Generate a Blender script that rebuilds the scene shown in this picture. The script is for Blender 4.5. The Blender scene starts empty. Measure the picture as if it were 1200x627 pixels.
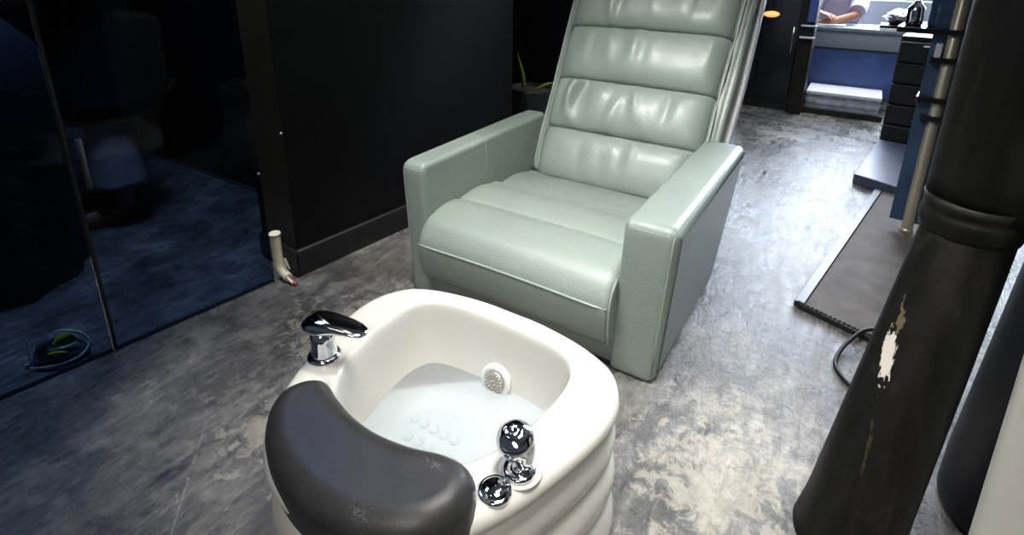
import bpy, bmesh, math, random
from mathutils import Vector, Matrix
random.seed(4)
PI = math.pi
C = bpy.context.scene.collection

# ------------------------------------------------------------------ materials
def new_mat(name):
    m = bpy.data.materials.new(name); m.use_nodes = True
    nt = m.node_tree; nt.nodes.clear()
    out = nt.nodes.new('ShaderNodeOutputMaterial')
    return m, nt, out
def N(nt, kind, **kw):
    n = nt.nodes.new(kind)
    for k, v in kw.items():
        if k in n.inputs.keys() if isinstance(k, str) else False: n.inputs[k].default_value = v
        else: setattr(n, k, v)
    return n
def math_node(nt, op, a, b=None, clamp=False):
    n = nt.nodes.new('ShaderNodeMath'); n.operation = op; n.use_clamp = clamp
    for i, v in enumerate((a, b)):
        if v is None: continue
        if isinstance(v, (int, float)): n.inputs[i].default_value = v
        else: nt.links.new(v, n.inputs[i])
    return n.outputs[0]
def ramp(nt, fac, stops):
    r = nt.nodes.new('ShaderNodeValToRGB'); nt.links.new(fac, r.inputs[0])
    e = r.color_ramp.elements
    while len(e) < len(stops): e.new(0.5)
    for i, (p, c) in enumerate(stops):
        e[i].position = p; e[i].color = (*c, 1) if len(c) == 3 else c
    return r.outputs[0]
def noise(nt, vec, scale, detail=4, rough=.55, dist=0):
    n = nt.nodes.new('ShaderNodeTexNoise'); n.inputs['Scale'].default_value = scale
    n.inputs['Detail'].default_value = detail; n.inputs['Roughness'].default_value = rough
    n.inputs['Distortion'].default_value = dist
    nt.links.new(vec, n.inputs['Vector']); return n.outputs['Fac']
def mat(name, col, rough=.5, metal=0, var=.12, nscale=12, bump=0, bscale=60, coat=0, spec=.5, emit=None, estr=0):
    m, nt, out = new_mat(name)
    b = nt.nodes.new('ShaderNodeBsdfPrincipled'); nt.links.new(b.outputs[0], out.inputs[0])
    tc = nt.nodes.new('ShaderNodeTexCoord')
    f = noise(nt, tc.outputs['Object'], nscale)
    lo = tuple(c * (1 - var) for c in col); hi = tuple(min(1, c * (1 + var)) for c in col)
    nt.links.new(ramp(nt, f, [(.3, lo), (.7, hi)]), b.inputs['Base Color'])
    b.inputs['Roughness'].default_value = rough; b.inputs['Metallic'].default_value = metal
    b.inputs['Specular IOR Level'].default_value = spec
    if coat: b.inputs['Coat Weight'].default_value = coat; b.inputs['Coat Roughness'].default_value = .2
    if bump:
        bn = nt.nodes.new('ShaderNodeBump'); bn.inputs['Strength'].default_value = bump; bn.inputs['Distance'].default_value = .004
        nt.links.new(noise(nt, tc.outputs['Object'], bscale, 3), bn.inputs['Height'])
        nt.links.new(bn.outputs[0], b.inputs['Normal'])
    if emit:
        b.inputs['Emission Color'].default_value = (*emit, 1); b.inputs['Emission Strength'].default_value = estr
    return m

LEATHER = mat('sage_leather', (.238, .288, .255), .40, var=.05, nscale=6, bump=.3, bscale=190, coat=.12)
PIPING = mat('sage_piping', (.29, .34, .31), .4, var=.04)
SHELL = mat('grey_shell', (.52, .54, .56), .4, var=.04)
TUB = mat('cream_acrylic', (.66, .645, .595), .16, var=.015, nscale=3, coat=.4)
def pad_mat():
    m = mat('black_polyurethane', (.029, .029, .030), .44, var=.15, nscale=30, bump=.12, bscale=260)
    nt = m.node_tree; b = next(n for n in nt.nodes if n.type == 'BSDF_PRINCIPLED'); src = b.inputs['Base Color'].links[0].from_socket
    tc = nt.nodes.new('ShaderNodeTexCoord'); v = tc.outputs['Object']; sep = nt.nodes.new('ShaderNodeSeparateXYZ'); nt.links.new(v, sep.inputs[0])
    for (cx, cy, rx, ry, thr) in ((.105, -.285, .034, .020, .0), (.15, -.175, .03, .014, .2), (-.12, -.16, .02, .008, .2)):
        a = math_node(nt, 'DIVIDE', math_node(nt, 'SUBTRACT', sep.outputs[0], cx), rx); c = math_node(nt, 'DIVIDE', math_node(nt, 'SUBTRACT', sep.outputs[1], cy), ry)
        q = math_node(nt, 'SQRT', math_node(nt, 'ADD', math_node(nt, 'MULTIPLY', a, a), math_node(nt, 'MULTIPLY', c, c)))
        k = math_node(nt, 'LESS_THAN', math_node(nt, 'ADD', q, math_node(nt, 'MULTIPLY', math_node(nt, 'SUBTRACT', noise(nt, v, 150, 4, .75, 1.5), .5), 5)), thr)
        mx = nt.nodes.new('ShaderNodeMix'); mx.data_type = 'RGBA'
        nt.links.new(math_node(nt, 'MULTIPLY', k, .55), mx.inputs[0]); nt.links.new(src, mx.inputs[6]); mx.inputs[7].default_value = (.16, .16, .16, 1); src = mx.outputs[2]
    nt.links.new(src, b.inputs['Base Color']); return m
PAD = pad_mat()
CHROME = mat('chrome', (.82, .83, .86), .06, metal=1, var=.02)
SATIN = mat('brushed_steel', (.62, .60, .55), .28, metal=1, var=.12)
BLACKWALL = mat('black_paint', (.0042, .0042, .0045), .6, var=.2, nscale=5, spec=.15)
OLIVE = mat('dark_olive_paint', (.0145, .0135, .009), .5, var=.15, nscale=4, spec=.25)
TRIM = mat('black_trim', (.009, .009, .009), .4, var=.2)
NAVYWALL = mat('dark_navy_paint', (.012, .014, .020), .6, var=.2)
GLOSSBLACK = mat('gloss_black', (.008, .008, .010), .14, var=.2)
NAVY = mat('navy_fabric', (.007, .014, .022), .7, var=.35, nscale=5, bump=.5, bscale=40)
BLUE = mat('blue_panel', (.05, .09, .26), .4, var=.35, nscale=3)
SKYBLUE = mat('blue_glass_panel', (.035, .075, .15), .45, var=.5, nscale=6)
GREY = mat('grey_panel', (.26, .30, .34), .45, var=.08, nscale=2)
WHITE = mat('white_laminate', (.78, .80, .86), .35, var=.03)
PVC = mat('ivory_pvc', (.74, .69, .54), .4, var=.05)
RED = mat('red_tip', (.35, .07, .07), .5)
CREAM = mat('cream_upholstery', (.74, .72, .63), .4, var=.03, nscale=3)
NAVYSIDE = mat('dark_navy_vinyl', (.010, .011, .018), .45, var=.3, nscale=6)
LEAF = mat('leaf_green', (.20, .34, .035), .4, var=.3)
POT = mat('dark_pot', (.020, .022, .028), .5, var=.3, nscale=14, bump=.8, bscale=25)
SOIL = mat('pot_bark', (.10, .055, .035), .9, var=.5, nscale=60, bump=1, bscale=60)
BOARD = mat('brown_board', (.095, .080, .072), .75, var=.35, nscale=9, bump=.3)
PLASTIC = mat('grey_plastic_bag', (.26, .26, .27), .15, var=.8, nscale=30)
BAGEDGE = mat('pale_plastic_edge', (.88, .88, .85), .3, var=.1)
LIME = mat('lime_leaf', (.55, .70, .05), .35, var=.3)
SKIN = mat('skin', (.36, .17, .11), .5, var=.08)
MAUVE = mat('mauve_cotton', (.36, .32, .42), .8, var=.1, bump=.3)
DARKCOAT = mat('black_cloth', (.006, .007, .010), .8, var=.3)
GREYTROUSER = mat('grey_cloth', (.36, .33, .33), .8, var=.15, bump=.3)
HAIR = mat('dark_hair', (.012, .009, .008), .5)
SANDAL = mat('dark_rubber', (.01, .01, .01), .6)
FOIL = mat('crumpled_foil', (.6, .6, .64), .2, metal=.9, var=.3, nscale=30)
AMBER = mat('amber_glow', (.8, .4, .1), .4, emit=(1, .5, .15), estr=.9)
CABLE = mat('black_cable', (.008, .008, .009), .45)
PAPER = mat('white_paper', (.8, .8, .82), .6, var=.02)

def floor_mat():
    m, nt, out = new_mat('worn_dark_concrete')
    b = nt.nodes.new('ShaderNodeBsdfPrincipled'); nt.links.new(b.outputs[0], out.inputs[0])
    tc = nt.nodes.new('ShaderNodeTexCoord'); v = tc.outputs['Object']
    big = noise(nt, v, 2.1, 6, .62, .4)
    mid = noise(nt, v, 7.5, 8, .68, .6)
    fine = noise(nt, v, 38, 6, .7, .3)
    mp = nt.nodes.new('ShaderNodeMapping'); mp.inputs['Scale'].default_value = (5, 1.2, 1); mp.inputs['Rotation'].default_value = (0, 0, .9)
    nt.links.new(v, mp.inputs[0])
    streak = noise(nt, mp.outputs[0], 7, 8, .7, .8)
    s = math_node(nt, 'ADD', math_node(nt, 'MULTIPLY', big, .36), math_node(nt, 'MULTIPLY', mid, .30))
    s = math_node(nt, 'ADD', s, math_node(nt, 'MULTIPLY', fine, .16))
    s = math_node(nt, 'ADD', s, math_node(nt, 'MULTIPLY', streak, .18))
    base = ramp(nt, s, [(.39, (.034, .034, .037)), (.46, (.078, .077, .076)), (.53, (.160, .155, .146)), (.62, (.42, .395, .35))])
    # pale flecks of plaster
    fl = noise(nt, v, 26, 5, .75, 1.2)
    flm = math_node(nt, 'MULTIPLY', math_node(nt, 'SUBTRACT', fl, .63, True), 7, True)
    mx = nt.nodes.new('ShaderNodeMix'); mx.data_type = 'RGBA'
    nt.links.new(flm, mx.inputs[0]); nt.links.new(base, mx.inputs[6]); mx.inputs[7].default_value = (.48, .45, .40, 1)
    col = mx.outputs[2]
    sep0 = nt.nodes.new('ShaderNodeSeparateXYZ'); nt.links.new(v, sep0.inputs[0])
    # old plaster splashes, warm and pale, each with a ragged outline of its own
    for (cx, cy, rx, ry, amt) in ((.66, -.22, .20, .24, .5), (.60, .02, .14, .12, .35), (-.30, -.62, .16, .20, .4), (-.45, -.30, .25, .2, .35)):
        a = math_node(nt, 'DIVIDE', math_node(nt, 'SUBTRACT', sep0.outputs[0], cx), rx); c = math_node(nt, 'DIVIDE', math_node(nt, 'SUBTRACT', sep0.outputs[1], cy), ry)
        q = math_node(nt, 'SQRT', math_node(nt, 'ADD', math_node(nt, 'MULTIPLY', a, a), math_node(nt, 'MULTIPLY', c, c)))
        q = math_node(nt, 'ADD', q, math_node(nt, 'MULTIPLY', math_node(nt, 'SUBTRACT', noise(nt, v, 24, 8, .72, .5), .5), 5))
        k = math_node(nt, 'MULTIPLY', math_node(nt, 'MULTIPLY', math_node(nt, 'SUBTRACT', .75, q), 2.5, True), amt, True)
        m3 = nt.nodes.new('ShaderNodeMix'); m3.data_type = 'RGBA'
        nt.links.new(k, m3.inputs[0]); nt.links.new(col, m3.inputs[6]); m3.inputs[7].default_value = (.47, .43, .345, 1)
        col = m3.outputs[2]
    # long scratches with a shape of their own: (ax, ay, bx, by, width)
    sep = nt.nodes.new('ShaderNodeSeparateXYZ'); nt.links.new(v, sep.inputs[0])
    for (ax, ay, bx, by, w) in SCRATCHES:
        L = math.hypot(bx - ax, by - ay); dx, dy = (bx - ax) / L, (by - ay) / L
        px = math_node(nt, 'SUBTRACT', sep.outputs[0], ax); py = math_node(nt, 'SUBTRACT', sep.outputs[1], ay)
        t = math_node(nt, 'ADD', math_node(nt, 'MULTIPLY', px, dx), math_node(nt, 'MULTIPLY', py, dy))
        d = math_node(nt, 'ABSOLUTE', math_node(nt, 'ADD', math_node(nt, 'MULTIPLY', px, -dy), math_node(nt, 'MULTIPLY', py, dx)))
        d = math_node(nt, 'ADD', d, math_node(nt, 'MULTIPLY', math_node(nt, 'SUBTRACT', fine, .5), .012))
        k = math_node(nt, 'LESS_THAN', d, w)
        k = math_node(nt, 'MULTIPLY', k, math_node(nt, 'GREATER_THAN', t, 0)); k = math_node(nt, 'MULTIPLY', k, math_node(nt, 'LESS_THAN', t, L))
        k = math_node(nt, 'MULTIPLY', k, math_node(nt, 'MULTIPLY', math_node(nt, 'GREATER_THAN', mid, .49), .32))
        m2 = nt.nodes.new('ShaderNodeMix'); m2.data_type = 'RGBA'
        nt.links.new(k, m2.inputs[0]); nt.links.new(col, m2.inputs[6]); m2.inputs[7].default_value = (.42, .40, .38, 1)
        col = m2.outputs[2]
    nt.links.new(col, b.inputs['Base Color'])
    rr = ramp(nt, math_node(nt, 'ADD', math_node(nt, 'MULTIPLY', mid, .6), math_node(nt, 'MULTIPLY', streak, .4)), [(.38, (.12,) * 3), (.62, (.44,) * 3)])
    nt.links.new(rr, b.inputs['Roughness'])
    bn = nt.nodes.new('ShaderNodeBump'); bn.inputs['Strength'].default_value = .55; bn.inputs['Distance'].default_value = .012
    h = math_node(nt, 'ADD', math_node(nt, 'MULTIPLY', streak, .7), math_node(nt, 'MULTIPLY', fine, .35))
    nt.links.new(h, bn.inputs['Height']); nt.links.new(bn.outputs[0], b.inputs['Normal'])
    return m
SCRATCHES = [(-.47, -.735, -.19, -.99, .002), (1.03, -.02, 1.10, -.03, .002)]
FLOOR = floor_mat()

def glass_mat(name, tint, refl):
    m, nt, out = new_mat(name)
    t = nt.nodes.new('ShaderNodeBsdfTransparent'); g = nt.nodes.new('ShaderNodeBsdfGlossy'); g.inputs['Roughness'].default_value = .03
    tc = nt.nodes.new('ShaderNodeTexCoord')
    lo = tuple(c * .85 for c in tint)
    nt.links.new(ramp(nt, noise(nt, tc.outputs['Object'], 1.5), [(.35, lo), (.65, tint)]), t.inputs[0])
    mx = nt.nodes.new('ShaderNodeMixShader'); mx.inputs[0].default_value = refl
    nt.links.new(t.outputs[0], mx.inputs[1]); nt.links.new(g.outputs[0], mx.inputs[2]); nt.links.new(mx.outputs[0], out.inputs[0])
    return m
GLASS = glass_mat('dark_blue_tinted_glass', (.35, .46, .63), .006)
WATER_M = None
def water_mat():
    m, nt, out = new_mat('shallow_water')
    t = nt.nodes.new('ShaderNodeBsdfTransparent'); t.inputs[0].default_value = (.93, .97, 1, 1)
    g = nt.nodes.new('ShaderNodeBsdfGlossy'); g.inputs['Roughness'].default_value = .05
    d = nt.nodes.new('ShaderNodeBsdfDiffuse')
    tc = nt.nodes.new('ShaderNodeTexCoord')
    nt.links.new(ramp(nt, noise(nt, tc.outputs['Object'], 9), [(.3, (.74, .79, .81)), (.7, (.82, .86, .87))]), d.inputs[0])
    m1 = nt.nodes.new('ShaderNodeMixShader'); m1.inputs[0].default_value = .26
    nt.links.new(t.outputs[0], m1.inputs[1]); nt.links.new(d.outputs[0], m1.inputs[2])
    fr = nt.nodes.new('ShaderNodeFresnel'); fr.inputs[0].default_value = 1.33
    m2 = nt.nodes.new('ShaderNodeMixShader'); nt.links.new(fr.outputs[0], m2.inputs[0])
    nt.links.new(m1.outputs[0], m2.inputs[1]); nt.links.new(g.outputs[0], m2.inputs[2]); nt.links.new(m2.outputs[0], out.inputs[0])
    return m
WATER_M = water_mat()

def post_mat():
    """black painted timber; chipped to bare wood along one streak"""
    m, nt, out = new_mat('chipped_black_wood')
    b = nt.nodes.new('ShaderNodeBsdfPrincipled'); nt.links.new(b.outputs[0], out.inputs[0])
    tc = nt.nodes.new('ShaderNodeTexCoord'); v = tc.outputs['Object']
    mp = nt.nodes.new('ShaderNodeMapping'); mp.inputs['Scale'].default_value = (28, 28, 3.5); nt.links.new(v, mp.inputs[0])
    grain = noise(nt, mp.outputs[0], 1.0, 6, .65, .5)
    base = ramp(nt, grain, [(.35, (.0035, .0035, .0032)), (.6, (.0085, .008, .007)), (.78, (.03, .025, .017))])
    sep = nt.nodes.new('ShaderNodeSeparateXYZ'); nt.links.new(v, sep.inputs[0])
    cmp_ = nt.nodes.new('ShaderNodeMapping'); cmp_.inputs['Scale'].default_value = (110, 60, 26); nt.links.new(v, cmp_.inputs[0]); chv = cmp_.outputs[0]
    col = base
    def chip(cx, cz, wx, wz, colr, thr, col):
        a = math_node(nt, 'DIVIDE', math_node(nt, 'SUBTRACT', sep.outputs[0], cx), wx)
        c = math_node(nt, 'DIVIDE', math_node(nt, 'SUBTRACT', sep.outputs[2], cz), wz)
        r = math_node(nt, 'SQRT', math_node(nt, 'ADD', math_node(nt, 'MULTIPLY', a, a), math_node(nt, 'MULTIPLY', c, c)))
        k = math_node(nt, 'ADD', r, math_node(nt, 'MULTIPLY', math_node(nt, 'SUBTRACT', noise(nt, chv, 1, 5, .7), .5), 3.0))
        k = math_node(nt, 'LESS_THAN', k, thr)
        front = math_node(nt, 'LESS_THAN', math_node(nt, 'SUBTRACT', sep.outputs[1], math_node(nt, 'MULTIPLY', sep.outputs[2], .297)), .0)
        k = math_node(nt, 'MULTIPLY', k, front)
        mx = nt.nodes.new('ShaderNodeMix'); mx.data_type = 'RGBA'
        nt.links.new(k, mx.inputs[0]); nt.links.new(col, mx.inputs[6]); mx.inputs[7].default_value = (*colr, 1)
        return mx.outputs[2]
    for args in CHIPS: col = chip(*args, col)
    nt.links.new(col, b.inputs['Base Color']); b.inputs['Roughness'].default_value = .5; b.inputs['Specular IOR Level'].default_value = .25
    bn = nt.nodes.new('ShaderNodeBump'); bn.inputs['Strength'].default_value = .35; bn.inputs['Distance'].default_value = .005
    nt.links.new(grain, bn.inputs['Height']); nt.links.new(bn.outputs[0], b.inputs['Normal'])
    return m
CHIPS = [(.0, .24, .007, .13, (.035, .032, .012), .35), (.010, .475, .009, .045, (.12, .10, .055), .6), (.003, .405, .009, .05, (.66, .62, .55), .95)]
POSTM = post_mat()

# ------------------------------------------------------------------ mesh helpers
def obj(name, bm, m, parent=None, smooth=True, kind=None):
    bmesh.ops.recalc_face_normals(bm, faces=bm.faces[:])
    me = bpy.data.meshes.new(name); bm.to_mesh(me); bm.free()
    if smooth:
        for p in me.polygons: p.use_smooth = len(p.vertices) < 9
    me.materials.append(m)
    o = bpy.data.objects.new(name, me); C.objects.link(o)
    if parent:
        o.parent = parent
        w = Vector((0, 0, 0)); q = parent
        while q: w += q.location; q = q.parent
        me.transform(Matrix.Translation(-w))
    if kind: o['kind'] = kind
    return o
def sharp(o, ang=40):
    me = o.data
    bm = bmesh.new(); bm.from_mesh(me)
    for e in bm.edges:
        if len(e.link_faces) == 2 and e.calc_face_angle(0) > math.radians(ang): e.smooth = False
    bm.to_mesh(me); bm.free(); return o
def recentre(o, loc):
    """give a top-level mesh an origin at its own base"""
    loc = Vector(loc); o.data.transform(Matrix.Translation(-loc)); o.location = loc; return o
def thing(name, label, cat, loc=(0, 0, 0), group=None):
    o = bpy.data.objects.new(name, None); C.objects.link(o); o.location = loc; o.empty_display_size = .1
    return tag(o, label, cat, group)
def tag(o, label, cat, group=None):
    o['label'] = label; o['category'] = cat
    if group: o['group'] = group
    return o
def rings(bm, loops, cap0=True, cap1=True, closed=True):
    vs = [[bm.verts.new(p) for p in L] for L in loops]
    n = len(vs[0])
    for a, b in zip(vs, vs[1:]):
        for i in range(n if closed else n - 1):
            j = (i + 1) % n
            try: bm.faces.new((a[i], a[j], b[j], b[i]))
            except ValueError: pass
    if cap0: bm.faces.new(vs[0])
    if cap1: bm.faces.new(vs[-1][::-1])
    return bm
def box(bm, x0, x1, y0, y1, z0, z1, bev=0, seg=2, M=None):
    t = bmesh.new()
    vs = [t.verts.new((x, y, z)) for x in (x0, x1) for y in (y0, y1) for z in (z0, z1)]
    for f in ((0, 1, 3, 2), (4, 6, 7, 5), (0, 4, 5, 1), (2, 3, 7, 6), (0, 2, 6, 4), (1, 5, 7, 3)): t.faces.new([vs[i] for i in f])
    if bev: bmesh.ops.bevel(t, geom=t.edges[:], offset=bev, segments=seg, affect='EDGES', profile=.5)
    if M is not None: bmesh.ops.transform(t, matrix=M, verts=t.verts[:])
    me = bpy.data.meshes.new('t'); t.to_mesh(me); t.free(); bm.from_mesh(me); bpy.data.meshes.remove(me)
    return bm
def prism(bm, pts, z0, z1, bev=0):
    t = bmesh.new()
    a = [t.verts.new((x, y, z0)) for x, y in pts]; b = [t.verts.new((x, y, z1)) for x, y in pts]
    n = len(pts)
    for i in range(n): t.faces.new((a[i], a[(i + 1) % n], b[(i + 1) % n], b[i]))
    t.faces.new(a[::-1]); t.faces.new(b)
    if bev: bmesh.ops.bevel(t, geom=t.edges[:], offset=bev, segments=2, affect='EDGES', profile=.5)
    me = bpy.data.meshes.new('t'); t.to_mesh(me); t.free(); bm.from_mesh(me); bpy.data.meshes.remove(me)
    return bm
def catmull(pts, n=6, closed=False):
    P = [Vector(p) for p in pts]; out = []; k = len(P)
    for i in range(k if closed else k - 1):
        if closed: a, b, c, d = P[i - 1], P[i], P[(i + 1) % k], P[(i + 2) % k]
        else: a, b, c, d = P[max(i - 1, 0)], P[i], P[i + 1], P[min(i + 2, k - 1)]
        for s in range(n):
            t = s / n
            out.append(.5 * ((2 * b) + (c - a) * t + (2 * a - 5 * b + 4 * c - d) * t * t + (3 * b - a - 3 * c + d) * t ** 3))
    if not closed: out.append(P[-1])
    return out
def tube(bm, pts, r, n=10, smooth=0):
    """r number or list; pts 3-D path"""
    P = [Vector(p) for p in pts]
    if smooth:
        if not isinstance(r, (int, float)):
            R = catmull([(q, 0, 0) for q in r], smooth); r = [q.x for q in R]
        P = catmull(P, smooth)
    if isinstance(r, (int, float)): r = [r] * len(P)
    loops = []; up = None
    for i, p in enumerate(P):
        d = (P[min(i + 1, len(P) - 1)] - P[max(i - 1, 0)]).normalized()
        if up is None: up = Vector((0, 0, 1)) if abs(d.z) < .9 else Vector((1, 0, 0))
        s = d.cross(up).normalized(); u = s.cross(d).normalized(); up = u
        loops.append([p + (s * math.cos(2 * PI * k / n) + u * math.sin(2 * PI * k / n)) * r[i] for k in range(n)])
    return rings(bm, loops)
def lathe(bm, prof, c, n=32, axis=Vector((0, 0, 1))):
    """prof: list of (r, h) along axis"""
    c = Vector(c); axis = Vector(axis).normalized()
    a = axis.orthogonal().normalized(); b = axis.cross(a)
    return rings(bm, [[c + axis * h + (a * math.cos(2 * PI * k / n) + b * math.sin(2 * PI * k / n)) * max(r, 1e-4) for k in range(n)] for r, h in prof])
def offset2d(poly, d):
    n = len(poly); out = []
    area = sum(poly[i][0] * poly[(i + 1) % n][1] - poly[(i + 1) % n][0] * poly[i][1] for i in range(n))
    s = 1 if area > 0 else -1
    for i in range(n):
        a, b = Vector(poly[i - 1][:2]), Vector(poly[(i + 1) % n][:2])
        t = (b - a); t = t.normalized() if t.length > 1e-9 else Vector((1, 0))
        nn = Vector((-t.y, t.x)) * s
        out.append((poly[i][0] + nn.x * d, poly[i][1] + nn.y * d))
    return out
def puffy(poly, h0, h1, r0, r1, mapf, seg=6, dome=0):
    """outline extruded from h0 to h1 with rounded ends; mapf(a, b, h) -> xyz"""
    bm = bmesh.new(); loops = []
    def L(ins, h): loops.append([mapf(a, b, h) for a, b in offset2d(poly, ins)])
    for k in range(seg + 1):
        t = k / seg * PI / 2; L(r0 * (1 - math.sin(t)), h0 + r0 * (1 - math.cos(t)))
    m = max(2, int(abs(h1 - h0) / .05))
    for k in range(1, m): L(0, h0 + r0 + (h1 - h0 - r0 - r1) * k / m)
    for k in range(seg + 1):
        t = k / seg * PI / 2; L(r1 * (1 - math.cos(t)), h1 - r1 + r1 * math.sin(t))
    return rings(bm, loops)
def round_poly(pts, r, n=5):
    out = []; k = len(pts)
    for i in range(k):
        p = Vector(pts[i][:2]); a = Vector(pts[i - 1][:2]); b = Vector(pts[(i + 1) % k][:2])
        rr = pts[i][2] if len(pts[i]) > 2 else r
        da = (a - p); db = (b - p)
        rr = min(rr, da.length * .48, db.length * .48)
        s, e = p + da.normalized() * rr, p + db.normalized() * rr
        for j in range(n + 1):
            t = j / n; out.append(tuple((s * (1 - t) ** 2 + p * 2 * t * (1 - t) + e * t * t)))
    return out
def resample(poly, step):
    out = []; n = len(poly)
    for i in range(n):
        a = Vector(poly[i]); b = Vector(poly[(i + 1) % n]); k = max(1, int((b - a).length / step))
        for j in range(k): out.append(tuple(a.lerp(b, j / k)))
    return out

# ------------------------------------------------------------------ camera
cd = bpy.data.cameras.new('camera'); cam = bpy.data.objects.new('camera', cd); C.objects.link(cam)
th, ya, ro = .314, -.5637, .0098
fw = Vector((math.sin(ya) * math.cos(th), math.cos(ya) * math.cos(th), -math.sin(th)))
r = Vector((math.cos(ya), -math.sin(ya), 0)); u = r.cross(fw)
r2 = r * math.cos(ro) + u * math.sin(ro); u2 = -r * math.sin(ro) + u * math.cos(ro)
cam.matrix_world = Matrix(((r2.x, u2.x, -fw.x, .78288), (r2.y, u2.y, -fw.y, -1.278928), (r2.z, u2.z, -fw.z, 1.124928), (0, 0, 0, 1)))
cd.sensor_width = 36; cd.lens = 656.034 / 1200 * 36; cd.shift_y = (163.602 - 313.5) / 1200; cd.clip_start = .02
bpy.context.scene.camera = cam

# ------------------------------------------------------------------ setting
bm = bmesh.new(); box(bm, -4.2, 3.2, -3.0, 5.6, -.08, 0); obj('floor', bm, FLOOR, smooth=False, kind='structure')
def dirv(a): return Vector((math.sin(a), math.cos(a)))
A = Vector((-.847, -.16)); ANG = .11; e = dirv(ANG); pl_ = Vector((-e.y, e.x))
B = A + e * 1.247
def struct(name, bm, m): return obj(name, bm, m, smooth=False, kind='structure')
bm = bmesh.new(); prism(bm, [tuple(A), tuple(B), tuple(B + pl_ * .24), tuple(A + pl_ * .24)], 0, 2.7); struct('wall_left', bm, BLACKWALL)
# short face of the pier and its skirting
bm = bmesh.new(); prism(bm, [tuple(A + pl_ * .002 - e * .004), tuple(A + pl_ * .24 - e * .004), tuple(A + pl_ * .24 + e * .001), tuple(A + pl_ * .002 + e * .001)], 0, 2.7); struct('trim_1', bm, OLIVE)
def skirting(name, a, b, out, h=.105, t=.014):
    bm = bmesh.new()
    prof = [(0, 0), (t, 0), (t, h - .018), (t * .85, h - .012), (t * .85, h - .006), (t * .4, h), (0, h)]
    rings(bm, [[Vector((p.x + out.x * o_, p.y + out.y * o_, z)) for o_, z in prof] for p in (a, b)])
    return struct(name, bm, TRIM)
skirting('baseboard_left', A - e * .014, B, -pl_)
skirting('baseboard_front', A - pl_ * .014 - e * .005, A + pl_ * .24 - e * .005, -e)
bm = bmesh.new(); box(bm, -4.1, -1.06, .22, .30, 0, 2.7); struct('wall_left_rear', bm, BLACKWALL)
bm = bmesh.new(); box(bm, -4.1, -1.06, .212, .221, 0, .014); struct('baseboard_rear', bm, mat('dim_grey_edge', (.06, .06, .065), .5))
bm = bmesh.new(); box(bm, -4.2, 3.2, -3.0, 5.6, 2.72, 2.8); struct('ceiling', bm, mat('matt_grey_ceiling', (.22, .22, .22), .8))
bm = bmesh.new(); box(bm, -4.2, .0, 2.25, 2.35, 0, 2.7); struct('wall_back_left', bm, NAVYWALL)
bm = bmesh.new(); box(bm, -4.2, 3.2, 5.5, 5.6, 0, 2.7); struct('wall_back', bm, GREY)
bm = bmesh.new(); box(bm, -4.2, -4.1, -3, 5.5, 0, 2.7); struct('wall_far_left', bm, BLACKWALL)
bm = bmesh.new(); prism(bm, [(1.75, -.6), (2.25, 5.5), (2.4, 5.5), (1.9, -.6)], 0, 2.7); struct('wall_right', bm, BLACKWALL)
# rear daylight window above the counter (its glare lies on the floor)
WIN = mat('daylight_pane', (.8, .85, 1), .3, emit=(.72, .83, 1.0), estr=30)
bm = bmesh.new(); box(bm, -1.1, 2.1, 5.47, 5.49, .85, 2.5); struct('window_1', bm, WIN)
bm = bmesh.new()
for x in (-1.1, -.05, 1.0, 2.1): box(bm, x - .03, x + .03, 5.43, 5.50, .8, 2.55)
for z in (.82, 2.52): box(bm, -1.13, 2.13, 5.431, 5.50, z - .03, z + .03)
struct('trim_2', bm, TRIM)
# joint in the floor
bm = bmesh.new(); prism(bm, [(.0, 3.24), (.98, 2.92), (.98, 2.90), (.0, 3.22)], -.001, .0015); struct('trim_3', bm, TRIM)

# glass partition
g0 = Vector((-.886, -.24)); g1 = Vector((-.953, -.725)); gd = (g1 - g0).normalized(); gn = Vector((gd.y, -gd.x))
gp = thing('glass_partition', 'dark blue tinted glass panel beside the black pier and the ivory pipe', 'glass panel', (g0.x, g0.y, 0))
bm = bmesh.new(); prism(bm, [tuple(g0), tuple(g1), tuple(g1 + gn * .01), tuple(g0 + gn * .01)], .004, 2.5); obj('pane', bm, GLASS, gp, smooth=False)
bm = bmesh.new(); a_ = g0 + gn * .012; b_ = g1 + gn * .012; prism(bm, [tuple(g0 - gn * .002), tuple(g1 - gn * .002), tuple(b_), tuple(a_)], 0, .006); obj('bottom_seal', bm, TRIM, gp, smooth=False)
bm = bmesh.new(); prism(bm, [tuple(g1 - gn * .002), tuple(g1 + gd * .008 - gn * .002), tuple(g1 + gd * .008 + gn * .014), tuple(g1 + gn * .014)], 0, 2.5); obj('edge_strip', bm, TRIM, gp, smooth=False)
bm = bmesh.new(); q = g1 - gd * .02 - gn * .02
tube(bm, [(q.x, q.y, .52), (q.x, q.y, .66)], .008, 12); obj('handle', bm, mat('bronze_handle', (.10, .09, .085), .5), gp)
h0 = g1 + gd * .012; h1 = g1 + gd * .95
gq = thing('glass_partition', 'added dark blue tinted glass panel darkening the far left edge behind the plastic bag', 'glass panel', (h0.x, h0.y, 0))  # second pane added so its tint keeps the far left dark
bm = bmesh.new(); prism(bm, [tuple(h0), tuple(h1), tuple(h1 + gn * .01), tuple(h0 + gn * .01)], .004, 2.5); obj('pane', bm, GLASS, gq, smooth=False)
bm = bmesh.new(); prism(bm, [tuple(h0 - gn * .002), tuple(h1 - gn * .002), tuple(h1 + gn * .012), tuple(h0 + gn * .012)], 0, .006); obj('bottom_seal', bm, TRIM, gq, smooth=False)

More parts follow.
